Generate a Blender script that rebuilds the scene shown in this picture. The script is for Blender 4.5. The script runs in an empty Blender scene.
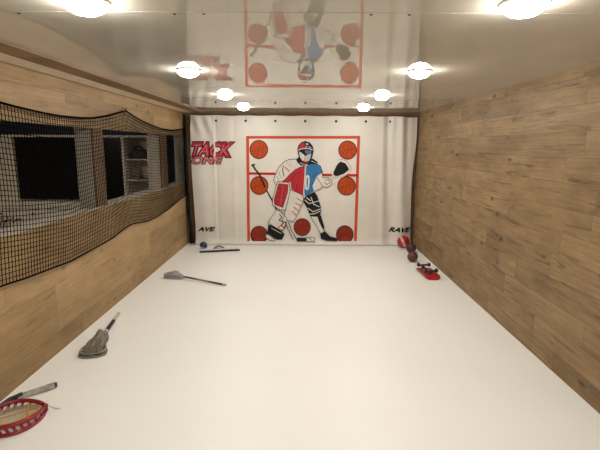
import bpy, bmesh, math, random
import numpy as np
from mathutils import Vector, Matrix
random.seed(7)
C = bpy.context.scene.collection
PI = math.pi

# ------------------------------------------------------------ camera, world, exposure
FOC, PITCH, YAW, ROLL = 441.96, 0.1756, -0.0061, 0.0060
cp, sp = math.cos(PITCH), math.sin(PITCH)
fw = Vector((math.sin(YAW)*cp, math.cos(YAW)*cp, -sp))
rt0 = Vector((math.cos(YAW), -math.sin(YAW), 0)); up0 = rt0.cross(fw)
rt = rt0*math.cos(ROLL)+up0*math.sin(ROLL); up = -rt0*math.sin(ROLL)+up0*math.cos(ROLL)
EYE = Vector((0, 0, 1.74))
cd = bpy.data.cameras.new('camera'); cam = bpy.data.objects.new('camera', cd); C.objects.link(cam)
cd.sensor_width = 36; cd.lens = FOC/600*36; cd.clip_start = .02
M4 = Matrix((rt, up, -fw)).transposed().to_4x4(); M4.translation = EYE
cam.matrix_world = M4
bpy.context.scene.camera = cam
w = bpy.data.worlds.new('world'); bpy.context.scene.world = w; w.use_nodes = True
w.node_tree.nodes['Background'].inputs[0].default_value = (.9, .85, .8, 1)
w.node_tree.nodes['Background'].inputs[1].default_value = 0.02
vs = bpy.context.scene.view_settings
vs.view_transform = 'Standard'; vs.look = 'None'; vs.gamma = 1; vs.exposure = 0.0; vs.use_curve_mapping = False
LAMP = 162.0
LAMP_COL = (1.0, .965, .88)
HALL_FILL = 210.0

# measured room (metres)
R, L, D, H, SILL, HEAD = 1.985, -2.07, 7.85, 2.322, 1.108, 1.905
REAR = -2.2
TY = 7.76            # the tarp's plane
THK = .18            # thickness of the left wall

def ray(px, py): return rt*((px-300)/FOC) + up*((225-py)/FOC) + fw
def onX(px, py, x): r = ray(px, py); return EYE + r*(x/r.x)
def onY(px, py, y): r = ray(px, py); return EYE + r*(y/r.y)
def onZ(px, py, z=0): r = ray(px, py); return EYE + r*((z-EYE.z)/r.z)

# ------------------------------------------------------------ materials
def newmat(name):
    m = bpy.data.materials.new(name); m.use_nodes = True
    nt = m.node_tree; b = nt.nodes['Principled BSDF']
    return m, nt, b
def N(nt, t, **kw):
    n = nt.nodes.new(t)
    for k, v in kw.items(): setattr(n, k, v)
    return n
def math_n(nt, op, a, b=None, c=None):
    n = N(nt, 'ShaderNodeMath', operation=op)
    for i, v in enumerate((a, b, c)):
        if v is None: continue
        if isinstance(v, (int, float)): n.inputs[i].default_value = v
        else: nt.links.new(v, n.inputs[i])
    return n.outputs[0]
def simple(name, col, rough=.5, metal=0, var=.12, scale=20, bump=0, bscale=60, spec=.5, coat=0):
    m, nt, b = newmat(name)
    tc = N(nt, 'ShaderNodeTexCoord')
    no = N(nt, 'ShaderNodeTexNoise'); no.inputs['Scale'].default_value = scale; no.inputs['Detail'].default_value = 3
    nt.links.new(tc.outputs['Object'], no.inputs['Vector'])
    r = N(nt, 'ShaderNodeValToRGB')
    r.color_ramp.elements[0].position = .3; r.color_ramp.elements[1].position = .7
    r.color_ramp.elements[0].color = tuple(c*(1-var) for c in col)+(1,)
    r.color_ramp.elements[1].color = tuple(min(1, c*(1+var)) for c in col)+(1,)
    nt.links.new(no.outputs['Fac'], r.inputs['Fac']); nt.links.new(r.outputs['Color'], b.inputs['Base Color'])
    b.inputs['Roughness'].default_value = rough; b.inputs['Metallic'].default_value = metal
    b.inputs['Specular IOR Level'].default_value = spec; b.inputs['Coat Weight'].default_value = coat
    if bump:
        n2 = N(nt, 'ShaderNodeTexNoise'); n2.inputs['Scale'].default_value = bscale
        nt.links.new(tc.outputs['Object'], n2.inputs['Vector'])
        bp = N(nt, 'ShaderNodeBump'); bp.inputs['Strength'].default_value = bump; bp.inputs['Distance'].default_value = .01
        nt.links.new(n2.outputs['Fac'], bp.inputs['Height']); nt.links.new(bp.outputs['Normal'], b.inputs['Normal'])
    return m
def emit(name, col, s):
    m, nt, b = newmat(name)
    b.inputs['Base Color'].default_value = (.9, .9, .9, 1)
    b.inputs['Emission Color'].default_value = col+(1,); b.inputs['Emission Strength'].default_value = s
    return m

def wood(name, ph, pl, dark, mid, light, axis='Y', knots=1.0, seam=.4, seed=0.0, tonevar=1.0, zoff=0.0):
    """planks running along `axis`, row height ph, length pl"""
    m, nt, b = newmat(name); lk = nt.links.new
    tc = N(nt, 'ShaderNodeTexCoord'); sx = N(nt, 'ShaderNodeSeparateXYZ'); lk(tc.outputs['Object'], sx.inputs[0])
    u = sx.outputs[axis]; v = sx.outputs['Z'] if axis != 'Z' else sx.outputs['Y']
    if axis == 'F': u = sx.outputs['Y']; v = sx.outputs['X']
    v = math_n(nt, 'ADD', v, zoff)
    rowf = math_n(nt, 'DIVIDE', v, ph); row = math_n(nt, 'FLOOR', rowf)
    wn = N(nt, 'ShaderNodeTexWhiteNoise', noise_dimensions='1D'); lk(math_n(nt, 'ADD', row, seed+.37), wn.inputs['W'])
    colf = math_n(nt, 'ADD', math_n(nt, 'DIVIDE', u, pl), math_n(nt, 'MULTIPLY', wn.outputs['Value'], 7.3))
    col = math_n(nt, 'FLOOR', colf)
    cb = N(nt, 'ShaderNodeCombineXYZ'); lk(row, cb.inputs[0]); lk(col, cb.inputs[1]); cb.inputs[2].default_value = seed
    w2 = N(nt, 'ShaderNodeTexWhiteNoise', noise_dimensions='3D'); lk(cb.outputs[0], w2.inputs['Vector'])
    idv = w2.outputs['Value']
    # seams
    fr = math_n(nt, 'FRACT', rowf); e1 = math_n(nt, 'MINIMUM', fr, math_n(nt, 'SUBTRACT', 1, fr)); e1 = math_n(nt, 'MULTIPLY', e1, ph)
    fc = math_n(nt, 'FRACT', colf); e2 = math_n(nt, 'MINIMUM', fc, math_n(nt, 'SUBTRACT', 1, fc)); e2 = math_n(nt, 'MULTIPLY', e2, pl)
    e = math_n(nt, 'MINIMUM', e1, e2)
    sm = N(nt, 'ShaderNodeMapRange'); lk(e, sm.inputs[0]); sm.inputs[1].default_value = .0005; sm.inputs[2].default_value = .004
    sm.inputs[3].default_value = seam; sm.inputs[4].default_value = 0
    # grain
    def noise(su, sv, detail, off, rough=.55, dist=0):
        c = N(nt, 'ShaderNodeCombineXYZ')
        lk(math_n(nt, 'MULTIPLY', u, su), c.inputs[0]); lk(math_n(nt, 'MULTIPLY', v, sv), c.inputs[1])
        lk(math_n(nt, 'MULTIPLY', idv, off), c.inputs[2])
        n = N(nt, 'ShaderNodeTexNoise'); n.inputs['Scale'].default_value = 1; n.inputs['Detail'].default_value = detail
        n.inputs['Roughness'].default_value = rough; n.inputs['Distortion'].default_value = dist
        lk(c.outputs[0], n.inputs['Vector']); return n.outputs['Fac']
    g = noise(1.6, 55, 4, 31, .6, .4); bl = noise(1.9, 4.5, 5, 57, .62)
    fac = math_n(nt, 'ADD', math_n(nt, 'MULTIPLY', g, .38), math_n(nt, 'MULTIPLY', bl, .62))
    fac = math_n(nt, 'ADD', fac, math_n(nt, 'MULTIPLY', math_n(nt, 'SUBTRACT', idv, .5), .22*tonevar))
    rp = N(nt, 'ShaderNodeValToRGB'); el = rp.color_ramp.elements
    el[0].position = .28; el[0].color = dark+(1,); el[1].position = .72; el[1].color = light+(1,)
    x = el.new(.5); x.color = mid+(1,)
    lk(fac, rp.inputs['Fac'])
    # knots
    vc = N(nt, 'ShaderNodeCombineXYZ')
    lk(math_n(nt, 'MULTIPLY', u, 2.6), vc.inputs[0]); lk(math_n(nt, 'MULTIPLY', v, 5.5), vc.inputs[1]); lk(math_n(nt, 'MULTIPLY', idv, 20), vc.inputs[2])
    vo = N(nt, 'ShaderNodeTexVoronoi'); vo.inputs['Scale'].default_value = 1.0; lk(vc.outputs[0], vo.inputs['Vector'])
    km = N(nt, 'ShaderNodeMapRange'); lk(vo.outputs['Distance'], km.inputs[0]); km.inputs[1].default_value = .04; km.inputs[2].default_value = .17
    km.inputs[3].default_value = .75*knots; km.inputs[4].default_value = 0
    # streaky dark figure
    st = noise(1.1, 13, 4, 91, .65, 1.5)
    smr = N(nt, 'ShaderNodeMapRange'); lk(st, smr.inputs[0]); smr.inputs[1].default_value = .56; smr.inputs[2].default_value = .72
    smr.inputs[3].default_value = 0; smr.inputs[4].default_value = .62*knots
    k = math_n(nt, 'MAXIMUM', km.outputs[0], smr.outputs[0]); k = math_n(nt, 'MAXIMUM', k, sm.outputs[0])
    mx = N(nt, 'ShaderNodeMix', data_type='RGBA'); lk(k, mx.inputs['Factor']); lk(rp.outputs['Color'], mx.inputs['A'])
    mx.inputs['B'].default_value = tuple(c*.34 for c in dark)+(1,)
    lk(mx.outputs['Result'], b.inputs['Base Color'])
    b.inputs['Roughness'].default_value = .55; b.inputs['Specular IOR Level'].default_value = .3
    bp = N(nt, 'ShaderNodeBump'); bp.inputs['Strength'].default_value = .25; bp.inputs['Distance'].default_value = .004
    lk(math_n(nt, 'SUBTRACT', math_n(nt, 'MULTIPLY', g, .4), sm.outputs[0]), bp.inputs['Height']); lk(bp.outputs['Normal'], b.inputs['Normal'])
    return m

W_R = wood('oak_planks_right', .19, 1.25, (.125, .075, .034), (.245, .155, .074), (.365, .247, .128), knots=1.25, seam=.45, seed=3, tonevar=.45, zoff=.04)
W_L = wood('pine_boards_left', .40, 2.3, (.215, .135, .062), (.335, .217, .102), (.45, .305, .158), knots=.75, seam=.3, seed=11, tonevar=.7, zoff=.22)
W_P = wood('post_wood', .6, 3.0, (.135, .082, .045), (.20, .125, .07), (.27, .175, .10), axis='Z', knots=.5, seam=0, seed=5)
W_D = wood('header_wood', .3, 2.5, (.12, .065, .03), (.18, .10, .05), (.24, .14, .07), axis='X', knots=.4, seam=0, seed=7)
W_S = wood('soffit_wood', .5, 2.4, (.16, .09, .045), (.23, .14, .075), (.3, .19, .11), knots=.2, seam=.3, seed=9)
DRY = simple('drywall', (.50, .45, .37), .8, var=.05, scale=4)
NAVY = simple('navy_paint', (.020, .030, .065), .6, var=.1, scale=3)
SHELF = simple('shelf_paint', (.68, .64, .56), .6, var=.05, scale=5)
WHITE = simple('white_trim', (.72, .68, .62), .4, var=.03)
BLK = simple('black_plastic', (.008, .008, .009), .35, var=.3)
SCREEN = simple('dark_screen', (.003, .004, .005), .3, var=.2, spec=.15)
ROPE = simple('black_rope', (.004, .004, .004), .9, var=.3, spec=.0)
CARPET = simple('carpet', (.2, .18, .16), .95, var=.15, scale=90)

def floor_mat():
    m, nt, b = newmat('white_floor_panels'); lk = nt.links.new
    tc = N(nt, 'ShaderNodeTexCoord')
    n = N(nt, 'ShaderNodeTexNoise'); n.inputs['Scale'].default_value = .9; n.inputs['Detail'].default_value = 4
    lk(tc.outputs['Object'], n.inputs['Vector'])
    r = N(nt, 'ShaderNodeValToRGB'); r.color_ramp.elements[0].position = .3; r.color_ramp.elements[1].position = .75
    r.color_ramp.elements[0].color = (.86, .85, .82, 1); r.color_ramp.elements[1].color = (.89, .88, .855, 1)
    lk(n.outputs['Fac'], r.inputs['Fac'])
    # tiny puck scuffs
    v = N(nt, 'ShaderNodeTexVoronoi'); v.inputs['Scale'].default_value = 1.9; lk(tc.outputs['Object'], v.inputs['Vector'])
    mr = N(nt, 'ShaderNodeMapRange'); lk(v.outputs['Distance'], mr.inputs[0]); mr.inputs[1].default_value = .012; mr.inputs[2].default_value = .03
    mr.inputs[3].default_value = .25; mr.inputs[4].default_value = 0
    mx = N(nt, 'ShaderNodeMix', data_type='RGBA'); lk(mr.outputs[0], mx.inputs['Factor']); lk(r.outputs['Color'], mx.inputs['A'])
    mx.inputs['B'].default_value = (.35, .3, .25, 1); lk(mx.outputs['Result'], b.inputs['Base Color'])
    b.inputs['Roughness'].default_value = .42; b.inputs['Specular IOR Level'].default_value = .4
    n2 = N(nt, 'ShaderNodeTexNoise'); n2.inputs['Scale'].default_value = 2.2; lk(tc.outputs['Object'], n2.inputs['Vector'])
    bp = N(nt, 'ShaderNodeBump'); bp.inputs['Strength'].default_value = .12; bp.inputs['Distance'].default_value = .02
    lk(n2.outputs['Fac'], bp.inputs['Height']); lk(bp.outputs['Normal'], b.inputs['Normal'])
    return m
def ceil_mat():
    m, nt, b = newmat('glossy_ceiling_panels'); lk = nt.links.new
    tc = N(nt, 'ShaderNodeTexCoord')
    n = N(nt, 'ShaderNodeTexNoise'); n.inputs['Scale'].default_value = 1.1; n.inputs['Detail'].default_value = 3
    lk(tc.outputs['Object'], n.inputs['Vector'])
    r = N(nt, 'ShaderNodeValToRGB'); r.color_ramp.elements[0].position = .3; r.color_ramp.elements[1].position = .75
    r.color_ramp.elements[0].color = (.54, .495, .42, 1); r.color_ramp.elements[1].color = (.60, .555, .475, 1)
    lk(n.outputs['Fac'], r.inputs['Fac']); lk(r.outputs['Color'], b.inputs['Base Color'])
    b.inputs['Roughness'].default_value = .02; b.inputs['IOR'].default_value = 1.7
    mp = N(nt, 'ShaderNodeMapping'); mp.inputs['Scale'].default_value = (1, .8, 1); lk(tc.outputs['Object'], mp.inputs[0])
    n2 = N(nt, 'ShaderNodeTexNoise'); n2.inputs['Scale'].default_value = 2.6; n2.inputs['Detail'].default_value = 2; lk(mp.outputs[0], n2.inputs['Vector'])
    bp = N(nt, 'ShaderNodeBump'); bp.inputs['Strength'].default_value = .15; bp.inputs['Distance'].default_value = .012
    lk(n2.outputs['Fac'], bp.inputs['Height']); lk(bp.outputs['Normal'], b.inputs['Normal'])
    return m
FLOOR = floor_mat(); CEIL = ceil_mat()

# ------------------------------------------------------------ mesh helpers
def box(bm, a, b, mi=0):
    x0, y0, z0 = a; x1, y1, z1 = b
    v = [bm.verts.new(p) for p in ((x0,y0,z0),(x1,y0,z0),(x1,y1,z0),(x0,y1,z0),(x0,y0,z1),(x1,y0,z1),(x1,y1,z1),(x0,y1,z1))]
    for f in ((0,3,2,1),(4,5,6,7),(0,1,5,4),(1,2,6,5),(2,3,7,6),(3,0,4,7)):
        fc = bm.faces.new([v[i] for i in f]); fc.material_index = mi
def boxes(*bs):
    bm = bmesh.new()
    for a, b in bs: box(bm, a, b)
    return bm
def tube(bm, pts, r, n=8, cap=True, mi=0, squash=None):
    pts = [Vector(p) for p in pts]; rs = r if isinstance(r, (list, tuple)) else [r]*len(pts)
    rings = []; prev = None
    for i, p in enumerate(pts):
        t = (pts[min(i+1, len(pts)-1)] - pts[max(i-1, 0)]).normalized()
        if prev is None:
            a = Vector((0, 0, 1)) if abs(t.z) < .9 else Vector((1, 0, 0)); prev = a
        s = t.cross(prev); 
        if s.length < 1e-6: s = t.orthogonal()
        s.normalize(); q = s.cross(t).normalized(); prev = q
        sq = squash or (1, 1)
        rings.append([bm.verts.new(p + s*math.cos(2*PI*k/n)*rs[i]*sq[0] + q*math.sin(2*PI*k/n)*rs[i]*sq[1]) for k in range(n)])
    for i in range(len(rings)-1):
        for k in range(n):
            f = bm.faces.new((rings[i][k], rings[i][(k+1) % n], rings[i+1][(k+1) % n], rings[i+1][k])); f.material_index = mi; f.smooth = True
    if cap:
        for rg in (rings[0], rings[-1]):
            try: bm.faces.new(rg).material_index = mi
            except ValueError: pass
def lathe(bm, prof, n=32, mi=0, c=(0, 0, 0)):
    rings = []
    for r, z in prof:
        if r < 1e-6: rings.append([bm.verts.new((c[0], c[1], c[2]+z))])
        else: rings.append([bm.verts.new((c[0]+r*math.cos(2*PI*k/n), c[1]+r*math.sin(2*PI*k/n), c[2]+z)) for k in range(n)])
    for a, b in zip(rings, rings[1:]):
        for k in range(n):
            k2 = (k+1) % n
            if len(a) == 1 and len(b) == 1: continue
            if len(a) == 1: f = bm.faces.new((a[0], b[k], b[k2]))
            elif len(b) == 1: f = bm.faces.new((a[k], b[0], a[k2]))
            else: f = bm.faces.new((a[k], b[k], b[k2], a[k2]))
            f.smooth = True; f.material_index = mi
def obj(name, bm, mats, parent=None, loc=None, rot=None, bevel=0, sub=0, smooth=False):
    me = bpy.data.meshes.new(name)
    bmesh.ops.recalc_face_normals(bm, faces=bm.faces); bm.to_mesh(me); bm.free()
    for m in (mats if isinstance(mats, (list, tuple)) else [mats]): me.materials.append(m)
    o = bpy.data.objects.new(name, me); C.objects.link(o)
    if parent: o.parent = parent
    if loc: o.location = loc
    if rot: o.rotation_euler = rot
    if smooth:
        for p in me.polygons: p.use_smooth = True
    if bevel:
        b = o.modifiers.new('bevel', 'BEVEL'); b.width = bevel; b.segments = 2; b.limit_method = 'ANGLE'
    if sub:
        s = o.modifiers.new('sub', 'SUBSURF'); s.levels = sub; s.render_levels = sub
    return o
def tag(o, label, cat, group=None):
    o['label'] = label; o['category'] = cat
    if group: o['group'] = group
    return o
def thing(name, label, cat, loc=(0, 0, 0), rotz=0, group=None):
    o = bpy.data.objects.new(name, None); C.objects.link(o); o.empty_display_size = .1
    o.location = loc; o.rotation_euler = (0, 0, rotz)
    return tag(o, label, cat, group)
def struct(name, bm, mat, parent=None, **k):
    o = obj(name, bm, mat, parent, **k)
    if parent is None: o['kind'] = 'structure'
    return o

# ------------------------------------------------------------ the room
struct('floor', boxes(((L-THK, REAR-.1, -.08), (R+.1, D+.1, 0))), FLOOR)
struct('wall_right', boxes(((R, REAR, 0), (R+.1, D+.1, H+.06))), W_R)
struct('wall_back', boxes(((L-THK, D, 0), (R, D+.1, H+.06))), W_D)
struct('wall_rear', boxes(((L-THK, REAR-.1, 0), (R+.1, REAR, H+.06))), DRY)
# ceiling of glossy panels with thin joints, seams across the room every 2.44 m
bm = bmesh.new()
ys = [REAR, 2.08-2.44, 2.08, 4.52, 6.96, D]
xs = [L, -.80, .42, R]
for i in range(len(ys)-1):
    box(bm, (L+.0, ys[i]+.0025, H), (R, ys[i+1]-.0025, H+.02))
box(bm, (L, REAR, H+.02), (R, D, H+.06))
ceiling = struct('ceiling', bm, CEIL)
bm = bmesh.new()
for yy in (2.08,):
    for xx in (-1.75, -1.28, -.58, -.45, .3, .47, 1.0, 1.5):
        for dy in (.03,):
            lathe(bm, [(0, -.004), (.006, -.003), (.008, 0)], 10, c=(xx, yy+dy, H))
struct('screw_heads', bm, BLK, ceiling)
# left wall: boards below the openings, band above, posts between, drywall core
wl = struct('wall_left', boxes(((L-.02, REAR, 0), (L, D, SILL)), ((L-.02, REAR, HEAD), (L, D, H+.06)),
                               ((L-.02, REAR, SILL), (L, 2.45, HEAD))), W_L)
struct('wall_core', boxes(((L-THK, REAR, 0), (L-.02, D, SILL-.02)), ((L-THK, REAR, HEAD+.012), (L-.02, D, H+.06)),
                          ((L-THK, REAR, SILL-.02), (L-.02, 2.45, HEAD+.012)), ((L-THK, 4.416, SILL-.02), (L-.021, 4.64, HEAD+.012)),
                          ((L-THK, 6.497, SILL-.02), (L-.021, 6.784, HEAD+.012)), ((L-THK, 7.80, SILL-.02), (L-.021, D, HEAD+.012))), DRY, wl)
for a, b in ((4.416, 4.64), (6.497, 6.784)):
    struct('post_face', boxes(((L-.02, a, SILL), (L+.001, b, HEAD))), W_P, wl)
struct('trim_1', boxes(((L-THK-.02, 2.45, SILL-.02), (L-.0205, D, SILL+.004)), ((L-.0205, 2.45, SILL), (L+.006, D, SILL+.016))), simple('sill_paint', (.48, .43, .36), .7))  # sill
struct('trim_2', boxes(((L, REAR, H-.017), (-1.895, D, H))), simple('light_soffit', (.72, .62, .47), .6, var=.08, scale=3))   # pale strip along the wall
struct('shadow_line', boxes(((L+.0005, REAR, H-.028), (L+.008, D, H-.0175))), W_D)   # dark strip added to paint the shadow line under it
struct('trim_4', boxes(((-1.893, REAR, H-.016), (-1.70, D, H))), W_S, bevel=.002)            # brown board beside it on the ceiling
struct('trim_3', boxes(((-1.875, D-.045, H-.045), (R, D, H)),), W_D, bevel=.003)            # header board over the tarp

# ------------------------------------------------------------ the room beyond the openings
HX, HY = -6.6, 8.3
struct('floor_beyond', boxes(((HX, 1.0, -.08), (L-THK, HY, 0))), CARPET)
struct('ceiling_beyond', boxes(((HX, 1.0, 2.35), (L-THK, HY, 2.42))), DRY)
struct('wall_beyond_back', boxes(((HX, HY, 0), (L-THK, HY+.1, 2.42))), NAVY)
struct('wall_beyond_left', boxes(((HX-.1, 1.0, 0), (HX, HY, 2.42))), DRY)
struct('wall_beyond_front', boxes(((HX, .9, 0), (L-THK, 1.0, 2.42))), DRY)
# built-in unit: screen niche, open shelves, drawers under a ledge
U0, U1, UF = -5.75, -2.62, 7.86
unit = thing('built_in_unit', 'cream built-in wall unit with open shelves seen through the netting', 'shelving', ((U0+U1)/2, HY-.2, 0))
def up_(name, bm, m, par=unit):
    for v in bm.verts: v.co -= Vector(((U0+U1)/2, HY-.2, 0))
    return obj(name, bm, m, par)
for nm_, a_, b_ in (('base_cabinet', (U0, UF, 0), (-3.17, HY-.01, .62)), ('side_panel', (U0, UF, .64), (-5.11, HY-.01, 1.88)), ('niche_back', (-5.10, UF+.12, .64), (-3.17, HY-.01, 1.88)),
                     ('side_panel', (-2.75, UF, 0), (U1, HY-.01, 1.88)), ('shelf_back', (-3.17, HY-.04, 0), (-2.75, HY-.01, 1.88)), ('plinth', (-3.17, UF, 0), (-2.75, HY-.04, .12))):
    up_(nm_, boxes((a_, b_)), SHELF)
up_('top_rail', boxes(((U0, UF-.02, 1.88), (U1, HY-.01, 1.915))), WHITE)
up_('upright', boxes(((-3.19, UF-.015, .642), (-3.15, UF+.098, 1.88))), WHITE)
up_('ledge', boxes(((U0, UF-.05, .62), (-3.17, UF+.1, .64))), WHITE)
for z in (1.485, 1.12, .78, .45):
    up_('shelf', boxes(((-3.15, UF+.005, z), (-2.75, HY-.04, z+.022))), SHELF)
for x0 in (-5.7, -5.12, -4.56, -4.0):
    d = up_('drawer', boxes(((x0+.01, UF-.018, .30), (x0+.53, UF, .605))), SHELF)
    k = bmesh.new(); lathe(k, [(0, 0), (.018, .005), (.02, .015), (.01, .02), (.008, .035)], 14)
    for v in k.verts: v.co = Vector((v.co.x, -.035+v.co.z, v.co.y)) + Vector((x0+.27, UF-.018, .52))
    for v in k.verts: v.co -= Vector(((U0+U1)/2, HY-.2, 0))
    kn = obj('knob', k, BLK, d)
# television in the niche
tv = thing('television', 'large black switched-off screen set in the cream wall unit', 'television', (-4.14, UF+.07, .775))
obj('screen_panel', boxes(((-.94, -.045, .02), (.94, -.04, 1.083))), SCREEN, tv)
obj('bezel', boxes(((-.955, -.04, 0), (.955, .03, 1.10))), BLK, tv, bevel=.004)
# handwriting-like marks on the drawer front
bm = bmesh.new()
wr = [[(0, 226), (3, 218), (4, 225), (8, 217), (9, 224), (13, 217.5), (13, 223), (16, 219.5), (22, 219)], [(0, 219), (2, 217)], [(4, 221), (10, 219.5)]]
for ln in wr:
    tube(bm, [onY(x, y, UF-.0185) for x, y in ln], .012, 6)
for v in bm.verts: v.co.y = UF-.022+(v.co.y-UF+.0185)*.1
sg = up_('written_mark', bm, BLK)
# bag on the shelf
bag = bmesh.new()
bmesh.ops.create_icosphere(bag, subdivisions=3, radius=1)
for v in bag.verts:
    c = v.co; s = 1+.12*math.sin(5*c.x+2)*math.cos(4*c.z)
    v.co = Vector((c.x*.15*s, c.y*.12, max(c.z, -.55)*.115*s+.063))
bg = thing('duffel_bag', 'dark rounded bag on the upper shelf of the cream unit', 'bag', (-2.95, HY-.22, 1.508))
obj('bag_body', bag, simple('bag_cloth', (.06, .05, .045), .8), bg, smooth=True)
bm = bmesh.new(); tube(bm, [(-.11, -.03, .12), (-.08, -.04, .19), (.0, -.05, .225), (.07, -.04, .19), (.1, -.03, .12)], .012, 8)
obj('strap', bm, BLK, bg)
bx_ = tag(obj('storage_box', boxes(((-3.1, HY-.3, 1.143), (-2.95, HY-.1, 1.19))), simple('box_brown', (.2, .15, .1), .7), bevel=.004), 'small low dark box on the middle shelf of the cream unit', 'box')

# ------------------------------------------------------------ ceiling lamps
LENS = emit('lamp_lens', LAMP_COL, LAMP); LENSH = emit('fill_lens_beyond', (1, .85, .68), HALL_FILL)
def make_lamp(lens):
    t = thing('ceiling_lamp', '', 'ceiling light', (0, 0, H))
    bm = bmesh.new(); lathe(bm, [(.07, 0), (.096, 0), (.098, -.005), (.090, -.010), (.080, -.011)], 32)
    obj('trim_ring', bm, WHITE, t)
    bm = bmesh.new(); lathe(bm, [(.083, -.010), (.081, -.022), (.070, -.037), (.050, -.049), (.026, -.055), (0, -.057)], 32)
    obj('lens', bm, lens, t)
    return t
rows = [(.33, None), (1.93, 'row nearest the camera'), (3.58, 'second row'), (5.22, 'third row'), (6.80, 'row nearest the tarp')]
proto = None
def dup(root):
    r = root.copy(); C.objects.link(r)
    for ch in root.children:
        c = ch.copy(); C.objects.link(c); c.parent = r
    return r
for yy, nm in rows:
    for s, side in ((-1, 'left'), (1, 'right')):
        if proto is None: o = proto = make_lamp(LENS)
        else: o = dup(proto)
        o.location = (s*.895, yy, H)
        o['label'] = ('round glowing ceiling lamp, %s of the pair in the %s' % (side, nm)) if nm else 'round glowing ceiling lamp overhead of the camera, %s of its pair' % side
        o['group'] = 'round ceiling lamps in two lines'
hl = make_lamp(LENSH); hl.location = (-4.2, 5.2, 2.35); hl['label'] = 'added unseen round lamp brightening the room beyond the netting'; hl.name = 'hall_fill_lamp'  # unseen fill lamp, added to brighten the room beyond the openings
hl.scale = (1.6, 1.6, 1.2)

# ------------------------------------------------------------ tarp on the back wall
def sst(a, b, x):
    t = min(1, max(0, (x-a)/(b-a))); return t*t*(3-2*t)
def wav(x, z):
    """how far the tarp stands out from its plane (towards the room)"""
    y = .004*math.sin(3.1*x+1.3*z) + .003*math.sin(5.3*z+2.1*x+1)
    lf = sst(-1.42, -1.60, x)                     # folded-over flap at the left
    y += .034*sst(-1.515, -1.53, x)+.012*lf*math.sin(14*x+1.1*z)*1.0
    y += .018*lf*math.exp(-((z-2.1)/.16)**2)*math.sin(34*x+9*z)
    rf = sst(1.30, 1.5, x)
    y += .032*rf*math.sin(15.5*(x+.05*(z-1)))+.014*rf*math.sin(37*x+.8*z)*sst(.2, 2.2, z)
    y += .045*sst(.16, .0, z)**2                  # bottom curls onto the floor
    y += .010*math.exp(-((x+1.2)/.04)**2)*math.sin(1.7*z+.4)
    for gx in (-1.5, -.99, -.48, .03, .56, 1.07, 1.49):   # pinches at grommets
        y += -.006*math.exp(-((x-gx)/.05)**2-((z-2.17)/.07)**2)
    return y
TX0, TX1, TZ0, TZ1 = -1.935, 1.945, .006, 2.264
def edge_l(z): return TX0+.012*math.sin(3*z)+.02*sst(.8, 0, z)
def edge_r(z): return TX1-.03*sst(1.9, .5, z)+.012*math.sin(4*z)+.02*sst(.4, 0, z)
bm = bmesh.new(); nx, nz = 260, 110; g = []
for j in range(nz+1):
    z = TZ0+(TZ1-TZ0)*j/nz; row = []
    for i in range(nx+1):
        u = i/nx; x = edge_l(z)*(1-u)+edge_r(z)*u
        zz = z - (.010*math.sin(6.15*(x+1.5))**2+.012*sst(1.3, 1.9, x) if j > nz-8 else 0)*(j-nz+8)/8
        row.append(bm.verts.new((x, TY-wav(x, zz), zz)))
    g.append(row)
for j in range(nz):
    for i in range(nx):
        f = bm.faces.new((g[j][i], g[j][i+1], g[j+1][i+1], g[j+1][i])); f.smooth = True
TARP = simple('white_vinyl', (.70, .66, .60), .42, var=.05, scale=3, bump=.7, bscale=5)
tarp = thing('shooting_tarp', 'white vinyl shooting tarp with printed goalie and goal hung across the end wall', 'tarp', (0, TY, 0))
def tobj(name, bm, m, **k):
    for v in bm.verts: v.co.y -= TY
    return obj(name, bm, m, tarp, **k)
t_ = tobj('tarp_sheet', bm, TARP)
so = t_.modifiers.new('thick', 'SOLIDIFY'); so.thickness = .0015; so.offset = 1
for gx in (-1.5, -.99, -.48, .03, .56, 1.07, 1.49):
    bm = bmesh.new(); lathe(bm, [(0, .002), (.011, .002), (.016, .006), (.020, .004), (.022, 0)], 14)
    for v in bm.verts: v.co = Vector((gx+v.co.x, TY-.004-wav(gx, 2.17)-v.co.z, 2.17+v.co.y))
    tobj('grommet', bm, BLK)

PR = {k: simple('print_'+k, c, .5, var=.1, scale=30, bump=.2, bscale=7, spec=.15) for k, c in dict(
    red=(.42, .025, .035), blue=(.035, .17, .36), black=(.012, .012, .014), white=(.66, .62, .57), steel=(.10, .16, .25),
    lav=(.45, .47, .58), skin=(.62, .38, .28), frame=(.56, .070, .028), bar=(.48, .02, .02), ball=(.44, .062, .014), seam=(.075, .010, .006), ballr=(.25, .028, .014),
    logo=(.44, .02, .04), pink=(.55, .16, .18), grey=(.35, .33, .32)).items()}
def warp(bm, lift):
    """cut a flat print (x, 0, z) finely and lay it on the tarp's waves"""
    bmesh.ops.triangulate(bm, faces=bm.faces)
    for ax, lo, hi in ((0, -2.0, 2.0), (2, 0, 2.2)):
        v = Vector((1, 0, 0)) if ax == 0 else Vector((0, 0, 1))
        xs_ = [q.co[ax] for q in bm.verts]; a, b = min(xs_), max(xs_)
        k = math.ceil(a/.06)*.06
        while k < b:
            bmesh.ops.bisect_plane(bm, geom=bm.verts[:]+bm.edges[:]+bm.faces[:], plane_co=v*k, plane_no=v); k += .06
    for q in bm.verts: q.co.y = TY-wav(q.co.x, q.co.z)-.003-q.co.y*1.0-lift
def T(px, py): p = onY(px, py, TY); return Vector((p.x, 0, p.z))
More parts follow.
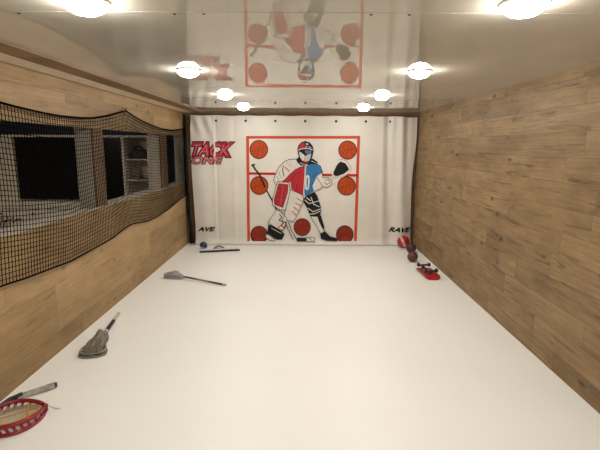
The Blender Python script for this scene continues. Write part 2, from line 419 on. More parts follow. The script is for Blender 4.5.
class Art:
    def __init__(s): s.bm = bmesh.new(); s.mats = []; s.lay = 0
    def mi(s, k):
        if PR[k] not in s.mats: s.mats.append(PR[k])
        return s.mats.index(PR[k])
    def poly(s, k, pts, outline=None, ow=.8):
        s.lay += 1
        vs_ = [s.bm.verts.new(T(*p)+Vector((0, s.lay*.00025, 0))) for p in pts]
        s.bm.faces.new(vs_).material_index = s.mi(k)
        if outline: s.line(outline, list(pts)+[pts[0]], ow)
    def line(s, k, pts, w_=.7):
        s.lay += 1
        for a, b in zip(pts, pts[1:]):
            A, B = T(*a), T(*b); d = (B-A)
            if d.length < 1e-5: continue
            d.normalize(); n = Vector((-d.z, 0, d.x))*w_*.5*TY/FOC; e = d*w_*.35*TY/FOC; o = Vector((0, s.lay*.00025, 0))
            s.bm.faces.new([s.bm.verts.new(q+o) for q in (A-n-e, B-n+e, B+n+e, A+n-e)]).material_index = s.mi(k)
    def done(s, name, lift=0):
        warp(s.bm, lift); return tobj(name, s.bm, s.mats)
# goal frame
a = Art()
a.poly('frame', [(246, 136), (360.3, 136), (360.1, 138.7), (246.1, 138.7)])
a.poly('frame', [(246.1, 138.7), (249.1, 138.7), (250.0, 241), (247.3, 241)])
a.poly('frame', [(357.2, 138.7), (360.1, 138.7), (356.8, 241), (354, 241)])
a.poly('bar', [(249, 172.3), (275.5, 172.6), (275.5, 175), (249, 174.7)])
a.poly('bar', [(321.5, 173.6), (332, 173.8), (332, 176.3), (321.5, 176.1)])
a.poly('bar', [(344, 173.9), (358.2, 174.1), (358.2, 176.6), (344, 176.4)])
a.done('goal_frame_print')
def ball_print(cx, cy, r, bottom=None, mat='ball'):
    a = Art()
    def circ(rr, n=40):
        p = [(cx+rr*math.cos(2*PI*k/n), cy+rr*1.03*math.sin(2*PI*k/n)) for k in range(n)]
        return [(x, min(y, bottom)) if bottom else (x, y) for x, y in p]
    a.poly('seam', circ(r)); a.poly(mat, circ(r*.90))
    def arc(f):
        pts = [f(t/12) for t in range(13)]
        pts = [(cx+x*r, cy+y*r) for x, y in pts if x*x+y*y < .88]
        pts = [p for p in pts if not bottom or p[1] < bottom-.3]
        if len(pts) > 1: a.line('seam', pts, .28)
    arc(lambda t: (-.9+1.8*t, .25-.5*t)); arc(lambda t: (.25-.5*t, -.9+1.8*t))
    arc(lambda t: (-.95+.5*math.sin(PI*t)+.1, -.8+1.6*t)); arc(lambda t: (.95-.5*math.sin(PI*t)-.1, -.8+1.6*t))
    return a.done('ball_print', .0005)
for c in ((258.8, 149.5, 9.3), (347.6, 150.1, 9.3), (259.2, 185.5, 9.2), (346.5, 186, 9.3)): ball_print(*c)
ball_print(259.1, 234.8, 8.8, 241, 'ballr'); ball_print(344.8, 234.4, 8.8, 241, 'ballr')
# goalie
a = Art()
a.line('black', [(252.6, 164.8), (255, 169), (259.5, 174.5), (265, 187)], 1.7)                                   # stick
a.line('black', [(251.8, 165.6), (254.6, 164.5)], 1.4)
a.line('black', [(266.8, 190.8), (271.3, 198.8), (276, 209)], 1.4)
a.poly('white', [(296, 159), (289, 159.5), (284, 162), (279, 167), (276, 173), (273.5, 180), (276, 186), (283, 184), (290, 177), (297, 169), (302, 167), (300, 161)])
a.line('black', [(296, 159), (289, 159.5), (284, 162), (279, 167), (276, 173), (273.5, 180), (275.5, 185)], .6)
a.line('black', [(283.5, 166), (282.6, 170), (283.8, 176)], .8); a.line('red', [(285.3, 167.3), (289, 171)], .9)
a.line('grey', [(287.5, 163), (291, 166.5)], .5); a.line('grey', [(279, 172), (281, 178)], .5); a.line('grey', [(277, 176), (279.5, 182)], .5)
a.poly('red', [(304.5, 166.2), (300, 167.2), (295, 169.7), (290, 174), (286, 178.5), (280.5, 183), (283, 185.5), (288, 183.5), (290.5, 181), (291.3, 189), (296, 192), (303.2, 195.3), (303.8, 190), (304.8, 180), (306, 172)])
a.line('black', [(304.3, 166.4), (300, 167.2), (295, 169.7), (290, 174), (286, 178.5), (280.5, 183)], .5)
a.line('black', [(291, 181), (294.5, 175), (299, 172)], .4); a.line('black', [(296, 191), (297, 184)], .4)
a.poly('blue', [(306, 166), (311, 164.5), (316.3, 163.4), (320.3, 166), (322.6, 172.2), (318, 175.5), (316.5, 177), (315, 182), (311.8, 186), (313.4, 191.3), (309, 194), (305.3, 195.8), (303.8, 190.5), (304.8, 180), (306.3, 172)])
a.line('black', [(316.3, 163.4), (320.3, 166), (322.6, 172.2), (318, 175.5)], .5); a.line('black', [(313, 178), (316, 172)], .4)
a.line('white', [(305.5, 165.8), (304.8, 178), (303.6, 194)], 1.0)
a.poly('white', [(305.6, 176.5), (307.6, 174.5), (309.4, 176), (309.7, 182), (309, 188.5), (306.9, 190.4), (305, 188.5), (305, 182)])
a.poly('blue', [(306.8, 178), (307.8, 177.3), (308.1, 182), (307.6, 187), (306.6, 187.4), (306.5, 182)])
# neck, helmet and cage
a.poly('black', [(296, 159.5), (299, 157), (301.5, 161), (306, 165), (305, 166), (300.5, 165.2), (297.5, 162.5)])
a.poly('black', [(310.5, 158.5), (313, 158.6), (318, 162.4), (315, 164), (310.8, 164.2), (308, 165.3), (307, 164)])
a.line('white', [(311.5, 161), (315.5, 162.8)], .6)
a.poly('black', [(297.4, 150), (298.3, 145.5), (301.3, 142.3), (305, 141), (309.5, 142.2), (312.7, 146), (313.7, 150.5), (312.6, 156), (311, 160.3), (308.5, 163.8), (305, 164.3), (301.5, 162), (298.8, 157)])
a.poly('red', [(298.5, 147.6), (300.2, 144.7), (303, 142.6), (304.8, 143), (304.4, 148), (300, 148.9)])
a.poly('white', [(306, 143), (308.5, 143.6), (307.8, 145.2), (306, 144.8)]); a.line('lav', [(308.5, 146.5), (311, 147.6)], .8)
a.poly('pink', [(305.3, 145.6), (307.5, 146.2), (306.5, 148), (305, 147.8)])
a.line('white', [(298.2, 150.2), (301, 148.9), (305, 148.4), (309.5, 148.6), (312.4, 149.8)], .9)
a.poly('steel', [(304.8, 150.2), (311.8, 150.3), (311, 153.6), (307.5, 154.2), (305.2, 152.8)])
a.poly('white', [(299, 151.4), (300.8, 152.2), (304.6, 155.4), (304.4, 160.6), (302.2, 160.6), (299.8, 156.6)])
a.poly('lav', [(306, 155.2), (311.3, 153.6), (310.5, 157.5), (309, 161), (306.3, 161.4)])
a.poly('skin', [(304.3, 156), (306.3, 156), (306.3, 161.6), (304.3, 161.6)])
a.line('red', [(302, 161.5), (305, 162.9), (308, 162.3)], .9)
a.line('white', [(300.5, 163), (305, 165)], .6)
# right arm, fist, catching glove
a.poly('white', [(317, 176), (321.5, 173), (323, 178), (328, 177.5), (332, 180.5), (331.5, 185), (327, 187.5), (322.5, 186.5), (319, 190), (314, 191), (312.5, 186)])
a.line('black', [(321.8, 173), (323, 178), (328, 177.3), (332, 180.5), (331.5, 185), (327, 187.5), (322.5, 186.5), (319, 189.5), (314.5, 191)], .5)
a.line('black', [(325, 180), (328.5, 179.6), (330, 182.5), (326.5, 184.5), (324.5, 182)], .5); a.line('black', [(317, 177), (319.5, 181.5), (322.5, 186.2)], .5)
a.poly('white', [(338.5, 159.8), (341.5, 159.3), (347, 161), (350.8, 167), (350.8, 171), (345.5, 175.5), (337, 177.6), (332.3, 176.5), (331.8, 172), (334, 166)])
a.poly('black', [(340.5, 161.5), (345, 163), (348, 167), (349, 169.7), (344, 173.7), (337, 176.2), (333.5, 175.2), (333.3, 172.5), (336, 166.5), (337.5, 164)])
a.line('grey', [(338.5, 159.8), (341.5, 159.3), (347, 161), (350.8, 167), (350.8, 171)], .5)
# blocker
a.poly('white', [(277.5, 181.5), (283, 182), (289.3, 182.5), (290.3, 191), (285.5, 210), (280, 209.8), (272.7, 205), (272.5, 199)], 'black', .6)
a.poly('red', [(278.5, 183.5), (288.2, 184.4), (287.7, 192), (283, 207.6), (274.6, 204.6), (273.9, 200)], 'black', .4)
for k in range(4): a.line('black', [(277.6-k*.9, 188+k*4.2), (287.3-k*1.0, 189.6+k*4.2)], .35)
a.line('pink', [(283.5, 186), (280, 204)], .4)
# leg pads
a.poly('white', [(290.5, 190), (296, 192), (303.2, 195.5), (303.5, 201), (300, 209), (296, 217), (293, 222), (287, 219.5), (284, 214), (286, 209)], 'black', .5)
for p, q in (((297, 198.2), (302.5, 201.5)), ((295.5, 203), (301, 206)), ((294, 207), (299, 211)), ((292, 211), (296, 215))): a.line('red', [p, q], .8)
a.poly('white', [(276.5, 209.5), (284, 213.5), (287.5, 220), (283, 230), (278.5, 229), (268, 222.5)], 'black', .5)
a.line('black', [(279.5, 214), (282, 217), (279, 220), (284, 222), (281.5, 225.5), (285, 228)], .9)
a.line('black', [(281, 212), (284.5, 216), (282, 220), (286.5, 224), (284, 228)], .6); a.line('red', [(283, 223), (278, 228)], .9)
a.line('red', [(286, 226), (282, 230.5)], .8); a.line('black', [(285.5, 221.5), (288, 229), (293, 239)], .7); a.line('black', [(288.5, 222), (291.5, 230), (297, 240)], .7)
a.line('grey', [(287, 226), (290, 227)], .6); a.line('grey', [(288.5, 230), (291.5, 231)], .6)
a.poly('black', [(268.2, 224.6), (271.5, 225.2), (280.7, 230.0), (284.7, 234), (282.2, 239.2), (276.8, 239.4), (267.4, 232.8)])
a.poly('white', [(265.5, 234.5), (267.6, 234), (274.5, 238.6), (275, 240.4), (270, 240), (266.2, 237.8)], 'black', .6)
a.line('white', [(271.5, 228), (281.5, 233.3)], .5)
a.poly('black', [(306, 195.7), (314.5, 191.6), (317, 195), (320.6, 206), (321.2, 208.5), (320.3, 215.7), (315, 217), (310, 216), (307.5, 209), (303.5, 202), (303.5, 199)])
for ln in ([(305, 200), (309, 203.5), (319.5, 200.5)], [(308, 208), (313, 211.5), (321, 208.5)], [(311, 197), (313.5, 204), (319, 206.5)], [(309, 214), (314.5, 213.5), (320, 211)], [(306.5, 197.5), (310.5, 200.5)]):
    a.line('white', ln, .8)
a.poly('white', [(310.5, 216), (317.5, 216.3), (319.5, 222), (323.2, 229), (324.6, 231.2), (320.6, 233.6), (316.2, 225), (312.3, 219.5)], 'black', .5)
a.poly('black', [(317.6, 215.5), (320.9, 215.4), (324.2, 226.3), (324, 230), (321, 226), (319.3, 221.7)])
a.poly('black', [(320.1, 233.3), (324.8, 230.8), (330.2, 236.2), (337.4, 238), (337.2, 240.8), (327, 240.4), (320.9, 238.4)])
a.line('white', [(326, 239.2), (335, 239.8)], .4)
a.poly('black', [(297, 237.2), (306.2, 237.6), (306.2, 241), (297, 241)]); a.poly('white', [(306.2, 237.4), (314.5, 237.2), (314.5, 241), (306.2, 241)], 'black', .5)
a.line('black', [(309, 238), (312, 240)], .5)
gp = a.done('goalie_print', .0012)
ball_print(302.2, 227, 8.6, None, 'ballr').location.y = -.004
# lettering on the tarp
def text_bm(s, fat):
    cu = bpy.data.curves.new('t', 'FONT'); cu.body = s; cu.offset = fat; cu.resolution_u = 4; cu.space_character = 1.0
    o = bpy.data.objects.new('t', cu); C.objects.link(o)
    dg = bpy.context.evaluated_depsgraph_get(); me = bpy.data.meshes.new_from_object(o.evaluated_get(dg))
    bm = bmesh.new(); bm.from_mesh(me); bpy.data.objects.remove(o); bpy.data.curves.remove(cu); bpy.data.meshes.remove(me)
    return bm
def lettering(name, s, x0, x1, y0, y1, mat, fat=.03, shear=.3, lift=0.0, grow=0, box_=None, taper=0):
    """text s filling the box px x0..x1, y0(top)..y1(bottom)"""
    bm = text_bm(s, fat)
    xs_ = [v.co.x for v in bm.verts]; zs_ = [v.co.y for v in bm.verts]
    if box_ is None: box_ = (min(xs_), max(xs_), min(zs_), max(zs_))
    a_, b_, c_, d_ = box_
    A, B = T(x0, y1), T(x1, y0); hgt = B.z-A.z; wid = (B.x-A.x)-shear*hgt
    for v in bm.verts:
        u = (v.co.x-a_)/(b_-a_); t = (v.co.y-c_)/(d_-c_)
        bot = 1-taper*(1-u)*0
        z = A.z+t*hgt if not taper else (A.z+taper*u*hgt)+t*(hgt*(1-taper*u))
        v.co = Vector((A.x+u*wid+shear*t*hgt, 0, z))
    warp(bm, lift); tobj(name, bm, mat); return box_
b_ = lettering('logo_letters', 'TACK', 189, 235, 142.3, 157, PR['logo'], .06, .35, .002)
b2 = lettering('logo_outline', 'TACK', 189, 235, 142.3, 157, PR['black'], .12, .35, .0002, box_=b_)
lettering('logo_highlight', 'TACK', 189.2, 234, 143.5, 156.5, PR['pink'], -.012, .35, .0035, box_=b_)
b_ = lettering('logo_letters', 'ONE', 191, 223, 156.5, 164, PR['pink'], .03, .4, .0045)
lettering('logo_outline', 'ONE', 191, 223, 156.5, 164, PR['black'], .085, .4, .0025, box_=b_)
lettering('brand_lettering', 'AVE', 197.8, 216, 226.5, 230.9, PR['black'], .05, .5, .001)
lettering('brand_lettering', 'RAVE', 388.8, 411.2, 227.4, 232.2, PR['black'], .05, .5, .001)

# ------------------------------------------------------------ net over the openings
def interp(pts, x):
    for (a_, b_), (c_, d_) in zip(pts, pts[1:]):
        if x <= c_: t = (x-a_)/(c_-a_); return b_+(d_-b_)*t
    return pts[-1][1]
NX = L+.045
top_px = [(0, 103), (12, 106.5), (30, 111), (45, 114.5), (62, 117), (80, 118.2), (95, 117.6), (110, 114.5), (125.5, 110), (133, 115.5), (142, 121), (152, 126), (162, 129.5), (172, 130.3), (182, 128.5), (189.5, 125.5)]
bot_px = [(0, 288), (12, 284), (29, 279), (50, 271), (73, 262), (90, 252), (105, 243), (115, 237), (126, 228), (134, 223.5), (142, 222.6), (151, 221), (160, 216.5), (170, 209), (180, 200), (189.5, 193)]
top = [(p.y, p.z) for p in (onX(x, y, NX) for x, y in top_px)]; bot = [(p.y, p.z) for p in (onX(x, y, NX) for x, y in bot_px)]
top = [(1.6, top[0][1]+.10), (2.3, top[0][1]+.09)]+top; bot = [(1.6, bot[0][1]+.0), (2.3, bot[0][1]-.02)]+bot
Y0, Y1 = 1.62, min(top[-1][0], bot[-1][0], 7.70)
nc = int((Y1-Y0)/.036); nr = 34
def smooth(f, y): return (f(y-.06)+f(y)*2+f(y+.06))/4
def npt(i, j):
    y = Y0+(Y1-Y0)*i/nc; v = j/nr
    zt = smooth(lambda q: interp(top, max(1.6, min(q, Y1))), y) if abs(y-onX(125.5, 110, NX).y) > .12 else interp(top, y)
    zb = smooth(lambda q: interp(bot, max(1.6, min(q, Y1))), y)
    z = zb+(zt-zb)*v+.008*math.sin(2.3*y+6*v)
    x = NX+.016*math.sin(2.1*y+1.5*v)*math.sin(PI*v)+.008*math.sin(7*y+3*v)*math.sin(PI*v)-.02*(1-v)**3
    return Vector((x, y+.012*math.sin(5*v+1.7*y)*math.sin(PI*v), z))
net = thing('netting', 'black knotted hockey netting draped along the left wall over the openings', 'net', (NX, 4.6, 1.5))
off = Vector((NX, 4.6, 1.5))
P = [[npt(i, j)-off for j in range(nr+1)] for i in range(nc+1)]
vv = []; ff = []
def strand(pts, r=.0030):
    base = len(vv)
    for k, p in enumerate(pts):
        t = (pts[min(k+1, len(pts)-1)]-pts[max(0, k-1)]).normalized()
        s = t.cross(Vector((1, 0, 0))).normalized()
        for a_ in (0, 2.094, 4.189): vv.append(p+Vector((1, 0, 0))*math.cos(a_)*r+s*math.sin(a_)*r)
    for k in range(len(pts)-1):
        for m_ in range(3):
            n_ = (m_+1) % 3; ff.append((base+3*k+m_, base+3*k+n_, base+3*k+3+n_, base+3*k+3+m_))
for i in range(nc+1): strand(P[i])
for j in range(nr+1): strand([P[i][j] for i in range(nc+1)])
me = bpy.data.meshes.new('net_mesh'); me.from_pydata(vv, [], ff); me.materials.append(ROPE)
o = bpy.data.objects.new('net_mesh', me); C.objects.link(o); o.parent = net
bm = bmesh.new(); tube(bm, [P[i][nr] for i in range(nc+1)], .009, 8); obj('top_rope', bm, ROPE, net)
bm = bmesh.new(); tube(bm, [P[i][0] for i in range(nc+1)], .007, 8); obj('bottom_rope', bm, ROPE, net)
bm = bmesh.new(); tube(bm, [P[nc][j] for j in range(nr, -1, -1)]+[Vector((NX+.02, Y1+.03, z))-off for z in (.9, .5, .2, .012)], .011, 8); obj('side_rope', bm, ROPE, net)
for px, py in ((125.5, 110), (189.5, 125.5)):
    p = onX(px, py, NX); y = min(p.y, Y1)
    bm = bmesh.new(); tube(bm, [(L+.001, y, p.z+.012), (L+.03, y, p.z+.012), (L+.055, y, p.z+.002), (L+.057, y, p.z+.02)], .004, 6)
    for v in bm.verts: v.co -= off
    obj('hook', bm, BLK, net)
# the black strap of bunched net hanging in the corner beside the tarp
bm = bmesh.new()
tube(bm, [(L+.04, 7.74, 2.27), (L+.035, 7.745, 1.8), (L+.05, 7.74, 1.2), (L+.045, 7.74, .6), (L+.09, 7.74, .2), (L+.1, 7.73, .035)], [.02, .026, .022, .028, .024, .03], 8)
for v in bm.verts: v.co -= off
obj('bunched_edge', bm, simple('bunched_net', (.015, .015, .014), .95, bump=.8, bscale=90, spec=.1), net)

# ------------------------------------------------------------ lacrosse sticks
def mesh_pocket(bm, W, Lh, depth, n=13, m=20, r=.0016):
    """string pocket: diamond net slung in a head outline half-width W(t)"""
    def q(i, j):
        t = .04+.92*j/m; s = -1+2*i/n
        return Vector((s*W(t), -t*Lh, depth*(1-s*s)**.7*math.sin(PI*min(1, t*1.02))**.8))
    for i in range(n+1): tube(bm, [q(i, j) for j in range(m+1)], r, 5)
    for j in range(m+1): tube(bm, [q(i, j) for i in range(n+1)], r, 5)
def pocket_sheet(W, Lh, depth, lump=0.0, n=24, m=28):
    bm = bmesh.new(); g = []
    for j in range(m+1):
        t = .02+.96*j/m; row = []
        for i in range(n+1):
            s = -1+2*i/n; z = depth*(1-s*s)**.7*math.sin(PI*min(1, t*1.02))**.8
            z *= 1+lump*math.sin(9*t+4*s)*math.cos(6*s+1)
            row.append(bm.verts.new((s*W(t), -t*Lh, z)))
        g.append(row)
    for j in range(m):
        for i in range(n): bm.faces.new((g[j][i], g[j][i+1], g[j+1][i+1], g[j+1][i])).smooth = True
    return bm
def lax(name, label, Wf, Lh, side, col_head, col_pocket, depth, z0, shaft=None, lump=0):
    """head lies along -Y from its throat at the origin; shaft runs along +Y"""
    t = thing(name, label, 'lacrosse stick')
    bm = bmesh.new(); K = 26
    lo = [Vector((s*Wf(k/K), -k/K*Lh, z0)) for s in (1,) for k in range(K+1)]+[Vector((-Wf(k/K), -k/K*Lh, z0)) for k in range(K, -1, -1)]
    hi = [Vector((p.x*.93, p.y*.99, z0+side+.012*math.sin(PI*min(1, -p.y/Lh)))) for p in lo]
    tube(bm, lo, .0075, 8); tube(bm, hi, .0065, 8)
    for k in range(2, len(lo)-2, 4):
        tube(bm, [lo[k], (lo[k]*.5+hi[k+1]*.5)+Vector((0, 0, .002)), hi[min(k+2, len(hi)-1)]], .0055, 6)
    tube(bm, [(0, .05, z0+side*.5+.004), (0, .0, z0+side*.5), (0, -.03, z0+side*.4)], [.016, .018, .013], 10)
    obj('head_frame', bm, col_head, t)
    bm = bmesh.new(); mesh_pocket(bm, lambda q: Wf(q)*.95, Lh, depth)
    for v in bm.verts: v.co.z += z0+side*.5
    obj('string_pocket', bm, col_pocket, t)
    return t
def shaft_parts(t, segs, z0, r=.0125, tip=.0125, rise=0):
    """segs: (part name, start, end, material, radius) along +Y; shaft slopes down from z0 to the floor"""
    total = segs[-1][2]
    for nm, a_, b_, m_, rr in segs:
        bm = bmesh.new(); zz = lambda y: z0+(rr+.001-z0)*y/total
        tube(bm, [(0, a_, zz(a_)), (0, (a_+b_)/2, zz((a_+b_)/2)), (0, b_, zz(b_))], rr, 8)
        obj(nm, bm, m_, t)
TAUPE = simple('taupe_plastic', (.22, .20, .17), .6); TAUPE2 = simple('dirty_mesh', (.20, .17, .13), .9, var=.4, scale=60)
GREYP = simple('grey_plastic', (.36, .35, .36), .5); GREYM = simple('grey_mesh', (.42, .40, .40), .9, var=.3, scale=50)
GRIP = simple('black_grip', (.012, .010, .010), .6); TAPE = simple('white_tape', (.52, .48, .42), .7, var=.2, scale=60)
SHAFTB = simple('dark_shaft', (.05, .032, .015), .35); GOLD = simple('gold_shaft', (.30, .19, .07), .35)
# stick with taupe head, second along the left wall
Wf = lambda t: (.030+.022*math.sin(PI*min(1, t*1.6))+.075*sst(.35, .82, t))*(1-max(0, t-.92)*6.0)
A = Vector((-1.822, 3.83, 0)); B = onZ(121.5, 313.5, .015)
st = lax('lacrosse_stick', 'lacrosse stick with grey-brown mesh head and white-ended black handle, halfway along left wall', Wf, .43, .028, TAUPE, TAUPE2, .085, .009)
dirv = (B-A).normalized(); st.location = A; ln_ = Vector((B.x-A.x, B.y-A.y)).length
st.rotation_euler = (0, 0, math.atan2(dirv.y, dirv.x)-PI/2+.05)
shaft_parts(st, [('throat_tape', .03, .07, TAPE, .016), ('grip', .07, ln_*.60, GRIP, .017), ('end_tape', ln_*.60, ln_, TAPE, .0165)], .033)
bm = pocket_sheet(lambda t: Wf(t)*.93, .41, .10, .34)
for v in bm.verts: v.co.z += .02
o = obj('pocket_lining', bm, TAUPE2, st)
# stick with grey head nearer the tarp
Wg = lambda t: .018+.062*math.sin(min(1, t)*PI*.62)**1.1*(1-max(0, t-.9)*7.0)
A = onZ(182, 275.5, .05); B = onZ(226, 285, .013)
A.z = 0; B.z = 0
st = lax('lacrosse_stick', 'lacrosse stick with pale grey head and slim dark and gold shaft, near the tarp', Wg, .27, .04, GREYP, GREYM, .06, .009)
dirv = (B-A).normalized(); ln_ = (B-A).length; st.location = A; st.rotation_euler = (0, 0, math.atan2(dirv.y, dirv.x)-PI/2)
shaft_parts(st, [('shaft', .02, ln_*.35, SHAFTB, .0125), ('shaft_centre', ln_*.35, ln_*.62, GOLD, .0127), ('shaft', ln_*.62, ln_*.93, SHAFTB, .0125), ('end_cap', ln_*.93, ln_, TAPE, .015)], .04)
bm = pocket_sheet(lambda t: Wg(t)*.85, .24, .075, .5)
for v in bm.verts: v.co.z += .016
obj('pocket_lining', bm, GREYM, st)
# red head at the lower left corner of the view
RED = simple('red_plastic', (.28, .008, .022), .25, spec=.6); CREAM = simple('cream_mesh', (.55, .47, .33), .85, var=.25, scale=60); ORANGE = simple('orange_lace', (.65, .30, .05), .8)
Wr = lambda t: .022+.130*math.sin(min(1, max(0, t))**.85*PI*.93)**.85
st = thing('lacrosse_stick', 'red lacrosse head with cream mesh and orange laces in the bottom left corner', 'lacrosse stick')
K = 36; LH = .35
lo = [Vector((Wr(k/K), -k/K*LH, .010)) for k in range(K+1)]+[Vector((-Wr(k/K), -k/K*LH, .010)) for k in range(K, -1, -1)]
hi = [Vector((p.x*.96, p.y, .052+.012*math.sin(PI*min(1, -p.y/LH)))) for p in lo]
bm = bmesh.new(); tube(bm, lo, .012, 8); tube(bm, hi, .013, 8)
for k in range(1, len(lo)-2, 4): tube(bm, [lo[k], lo[k+1]*.5+hi[k+1]*.5, hi[k+2]], .009, 6)
tube(bm, [lo[0], (0, .012, .012), lo[-1]], .009, 8); tube(bm, [hi[0], (0, .012, .055), hi[-1]], .010, 8)
tube(bm, [(0, .012, .012), (0, .014, .055)], .012, 8)
obj('head_frame', bm, RED, st)
bm = bmesh.new(); mesh_pocket(bm, lambda t: Wr(t)*.97, LH, -.030, 26, 34, .0014)
for v in bm.verts: v.co.z += .046
obj('string_pocket', bm, CREAM, st)
bm = bmesh.new()
for s in (-.3, .25): tube(bm, [(s*Wr(t/20)*1.1, -LH*t/20, .048-.024*math.sin(PI*t/20)) for t in range(1, 20)], .004, 6)
for t0 in (.20,): tube(bm, [(s*Wr(t0)*.9, -LH*(t0+.06*(1-s*s)), .052-.022*(1-s*s)) for s in [k/8-1 for k in range(17)]], .0045, 6)
obj('shooting_laces', bm, ORANGE, st)
bm = bmesh.new(); tube(bm, [(.0, .02, .05), (.012, .045, .03), (.0, .07, .004), (.01, .09, .004)], .003, 6); obj('loose_lace', bm, CREAM, st)
tip = onZ(44, 410, .02); st.location = (tip.x, tip.y, 0); st.rotation_euler = (0, 0, math.atan2(.68, .73)-PI/2-.10)
# hockey stick whose taped blade lies beside it
hs = thing('hockey_stick', 'hockey stick with grey taped blade and black shaft at the foot of the left wall', 'hockey stick')
a0 = onZ(17, 395.5, .02); b0 = onZ(57.5, 384, .02)
ax = (b0-a0); ax.z = 0; lb = ax.length; ax.normalize(); sd = Vector((-ax.y, ax.x, 0))
def blade(t0, t1, name, mat, grow=0):
    bm = bmesh.new(); rows_ = []
    for k in range(13):
        t = t0+(t1-t0)*k/12
        w_ = (.034+.012*t)*(1 if t < .86 else math.sqrt(max(.0, 1-((t-.86)/.145)**2))*.98+.02)+grow
        c_ = a0+ax*lb*t+sd*.02*t*t; th = .006+grow
        rows_.append([bm.verts.new(Vector((c_.x, c_.y, 0))+sd*s_*w_+Vector((0, 0, .009+.012*(1-abs(s_))+q_))) for s_, q_ in ((-1, -th*.5), (0, -th), (1, -th*.5), (1, th*.5), (0, th), (-1, th*.5))])
    for r1, r2 in zip(rows_, rows_[1:]):
        for k in range(6): bm.faces.new((r1[k], r1[(k+1) % 6], r2[(k+1) % 6], r2[k])).smooth = True
    bm.faces.new(rows_[0]); bm.faces.new(rows_[-1])
    return obj(name, bm, mat, hs)
blade(0, .93, 'taped_blade', simple('grey_tape', (.34, .32, .28), .8, var=.35, scale=25)); blade(.92, 1.0, 'toe', BLK, .0008)
bm = bmesh.new(); sh = [a0+ax*.03, a0-ax*.03+Vector((0, -.02, 0)), Vector((-2.035, 2.62, .02)), Vector((-2.03, 2.0, .02)), Vector((-2.025, 1.55, .02))]
for p in sh: p.z = .016
tube(bm, sh, [.020, .0145, .0135, .0135, .0135], 8); obj('shaft', bm, GRIP, hs)

# ------------------------------------------------------------ things near the tarp
pb = thing('rebound_bar', 'long white bar with black front edge and grey arched handle, by the tarp', 'rebounder')
a0 = onZ(199.5, 253, 0); b0 = onZ(240, 251, 0); ax = (b0-a0); lb = ax.length; ang = math.atan2(ax.y, ax.x)
pb.location = a0; pb.rotation_euler = (0, 0, ang)
obj('rubber_edge', boxes(((0, 0, .001), (lb, .03, .030))), BLK, pb, bevel=.004)
bm = bmesh.new()
pr_ = [(.03, .001), (.03, .036), (.09, .040), (.15, .028), (.17, .001)]
e0 = [bm.verts.new((.01, y, z)) for y, z in pr_]; e1 = [bm.verts.new((lb-.02, y, z)) for y, z in pr_]
for k in range(len(pr_)): k2 = (k+1) % len(pr_); bm.faces.new((e0[k], e0[k2], e1[k2], e1[k]))
bm.faces.new(e0); bm.faces.new(e1)
obj('bar_body', bm, WHITE, pb, bevel=.004)
bm = bmesh.new(); tube(bm, [(.235+.18*k/12, .10, .036+.045*math.sin(PI*k/12)) for k in range(13)], .012, 8)
obj('arch_handle', bm, simple('grey_handle', (.10, .095, .09), .5), pb)
bm = bmesh.new(); box(bm, (.27, .19, .002), (.37, .22, .03)); obj('rear_foot', bm, GREYP, pb, bevel=.003)

def ball(name, label, cat, c, r, mats, paint=None, seams=None, group=None, rot=(0, 0, 0)):
    t = thing(name, label, cat, (c[0], c[1], 0), group=group)
    bm = bmesh.new(); bmesh.ops.create_uvsphere(bm, u_segments=40, v_segments=24, radius=r)
    for f in bm.faces:
        f.smooth = True
        if paint: f.material_index = paint(f.calc_center_median()/r)
    obj('shell', bm, mats, t, loc=(0, 0, r), rot=rot)
    if seams:
        bm = bmesh.new()
        for kind in range(4):
            pts = []
            for k in range(33):
                q = 2*PI*k/32
                if kind == 0: p = Vector((math.cos(q), math.sin(q), 0))
                elif kind == 1: p = Vector((0, math.cos(q), math.sin(q)))
                else:
                    s = 1 if kind == 2 else -1
                    p = Vector((s*(.55+.22*math.cos(2*q)), math.cos(q)*.8, math.sin(q)*.8)).normalized()
                pts.append(p*(r*1.0005))
            tube(bm, pts, r*.025, 5, cap=False)
        obj('seams', bm, seams, t, loc=(0, 0, r), rot=rot)
    return t
RB = simple('red_ball_vinyl', (.36, .012, .022), .35); PINK = simple('pale_ball_vinyl', (.68, .42, .40), .35)
p = onZ(402.2, 240.3, .112)
ball('play_ball', 'red and pale pink striped ball against the bottom right of the tarp', 'ball', (p.x, 7.60), .108, [RB, PINK],
     paint=lambda c: 1 if (abs(c.x*.8+.35*c.z+.15) < .15 and c.y < .3) or abs(c.z) < .0 else 0)
DB = simple('dark_ball_rubber', (.070, .022, .020), .5, bump=.3, bscale=200); DB2 = simple('brown_ball_rubber', (.12, .040, .030), .5, bump=.3, bscale=200)
p = onZ(411.2, 248, .082); ball('mini_basketball', 'dark maroon mini basketball in the middle of the three balls by the right wall', 'ball', p, .082, DB, seams=BLK, group='mini basketballs by the right wall', rot=(.4, .5, .2))
p = onZ(412.6, 256.8, .078); ball('mini_basketball', 'brown mini basketball nearest the skateboard by the right wall', 'ball', p, .078, DB2, seams=BLK, group='mini basketballs by the right wall', rot=(1.0, .2, .8))
BB = simple('blue_ball_vinyl', (.018, .030, .11), .3); LB = simple('pale_blue_vinyl', (.35, .50, .56), .35)
p = onZ(203.5, 245.4, .068); ball('blue_ball', 'small dark and pale blue ball behind the left end of the white bar', 'ball', (p.x, max(p.y, 7.3)), .066, [BB, LB], paint=lambda c: 1 if c.z+.35*c.x < -.25 else 0)

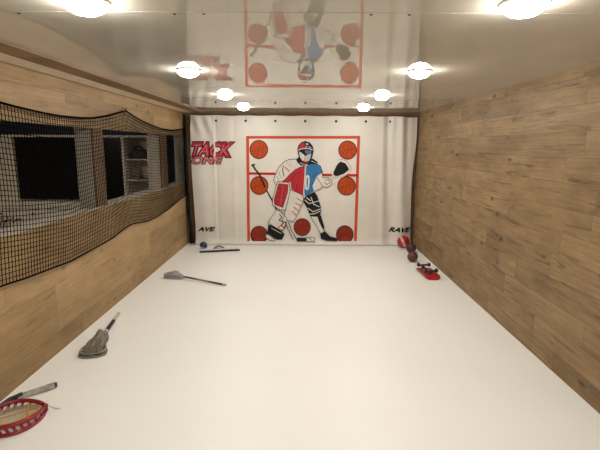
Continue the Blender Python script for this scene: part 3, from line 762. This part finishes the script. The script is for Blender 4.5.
# skateboard lying upside down
sk = thing('skateboard', 'red skateboard lying upside down with black wheels in the air by the right wall', 'skateboard')
fa = onZ(421.5, 267.5, .03); na = onZ(434.5, 279, .02)
ax = na-fa; ax.z = 0; Ls = ax.length; sk.location = (fa.x, fa.y, 0); sk.rotation_euler = (0, 0, math.atan2(ax.y, ax.x)-PI/2)
bm = bmesh.new(); K = 30; rows_ = []
for k in range(K+1):
    t = k/K; y = Ls*t
    e = min(t, 1-t); w_ = .098*math.sqrt(max(0, 1-max(0, (.14-e)/.14)**2))*.98+.004
    z = .012+.040*(1-sst(0, .2, e)*1.0) if False else .052-.040*sst(0, 1, max(0, (.16-e))/.16)
    rows_.append(([bm.verts.new((s*w_, y, z-.004*abs(s))) for s in (-1, -.5, 0, .5, 1)], [bm.verts.new((s*w_, y, z-.011-.004*abs(s))) for s in (-1, -.5, 0, .5, 1)]))
for (a1, b1), (a2, b2) in zip(rows_, rows_[1:]):
    for k in range(4):
        bm.faces.new((a1[k], a1[k+1], a2[k+1], a2[k])); bm.faces.new((b1[k+1], b1[k], b2[k], b2[k+1]))
    bm.faces.new((a1[0], a2[0], b2[0], b1[0])); bm.faces.new((a1[4], b1[4], b2[4], a2[4]))
bm.faces.new(rows_[0][0]+rows_[0][1][::-1]); bm.faces.new(rows_[-1][0]+rows_[-1][1][::-1])
DECK = simple('red_deck', (.36, .012, .018), .3); 
obj('deck', bm, DECK, sk, smooth=False)
bm = bmesh.new()
box(bm, (-.075, .17, .0515), (.075, .32, .0535)); obj('deck_graphic', bm, simple('graphic_brown', (.22, .09, .06), .4), sk)
bm = bmesh.new(); box(bm, (-.02, .20, .0537), (.02, .26, .0550)); obj('deck_graphic', bm, simple('graphic_cream', (.7, .55, .45), .4), sk)
for yy in (Ls*.14, Ls*.70):
    bm = bmesh.new(); box(bm, (-.028, yy-.04, .050), (.028, yy+.04, .058)); tube(bm, [(0, yy, .056), (0, yy+.01, .085)], [.022, .014], 10)
    tube(bm, [(-.075, yy+.01, .095), (.075, yy+.01, .095)], .008, 8); tube(bm, [(-.06, yy+.01, .09), (.06, yy+.01, .09)], .014, 8)
    tr = obj('truck', bm, simple('truck_metal', (.06, .06, .065), .35, metal=.6), sk)
    for s in (-1, 1):
        bm = bmesh.new(); tube(bm, [(s*.060, yy+.01, .095), (s*.066, yy+.01, .095), (s*.088, yy+.01, .095), (s*.094, yy+.01, .095)], [.022, .027, .027, .022], 18)
        wh = obj('wheel', bm, BLK, tr)
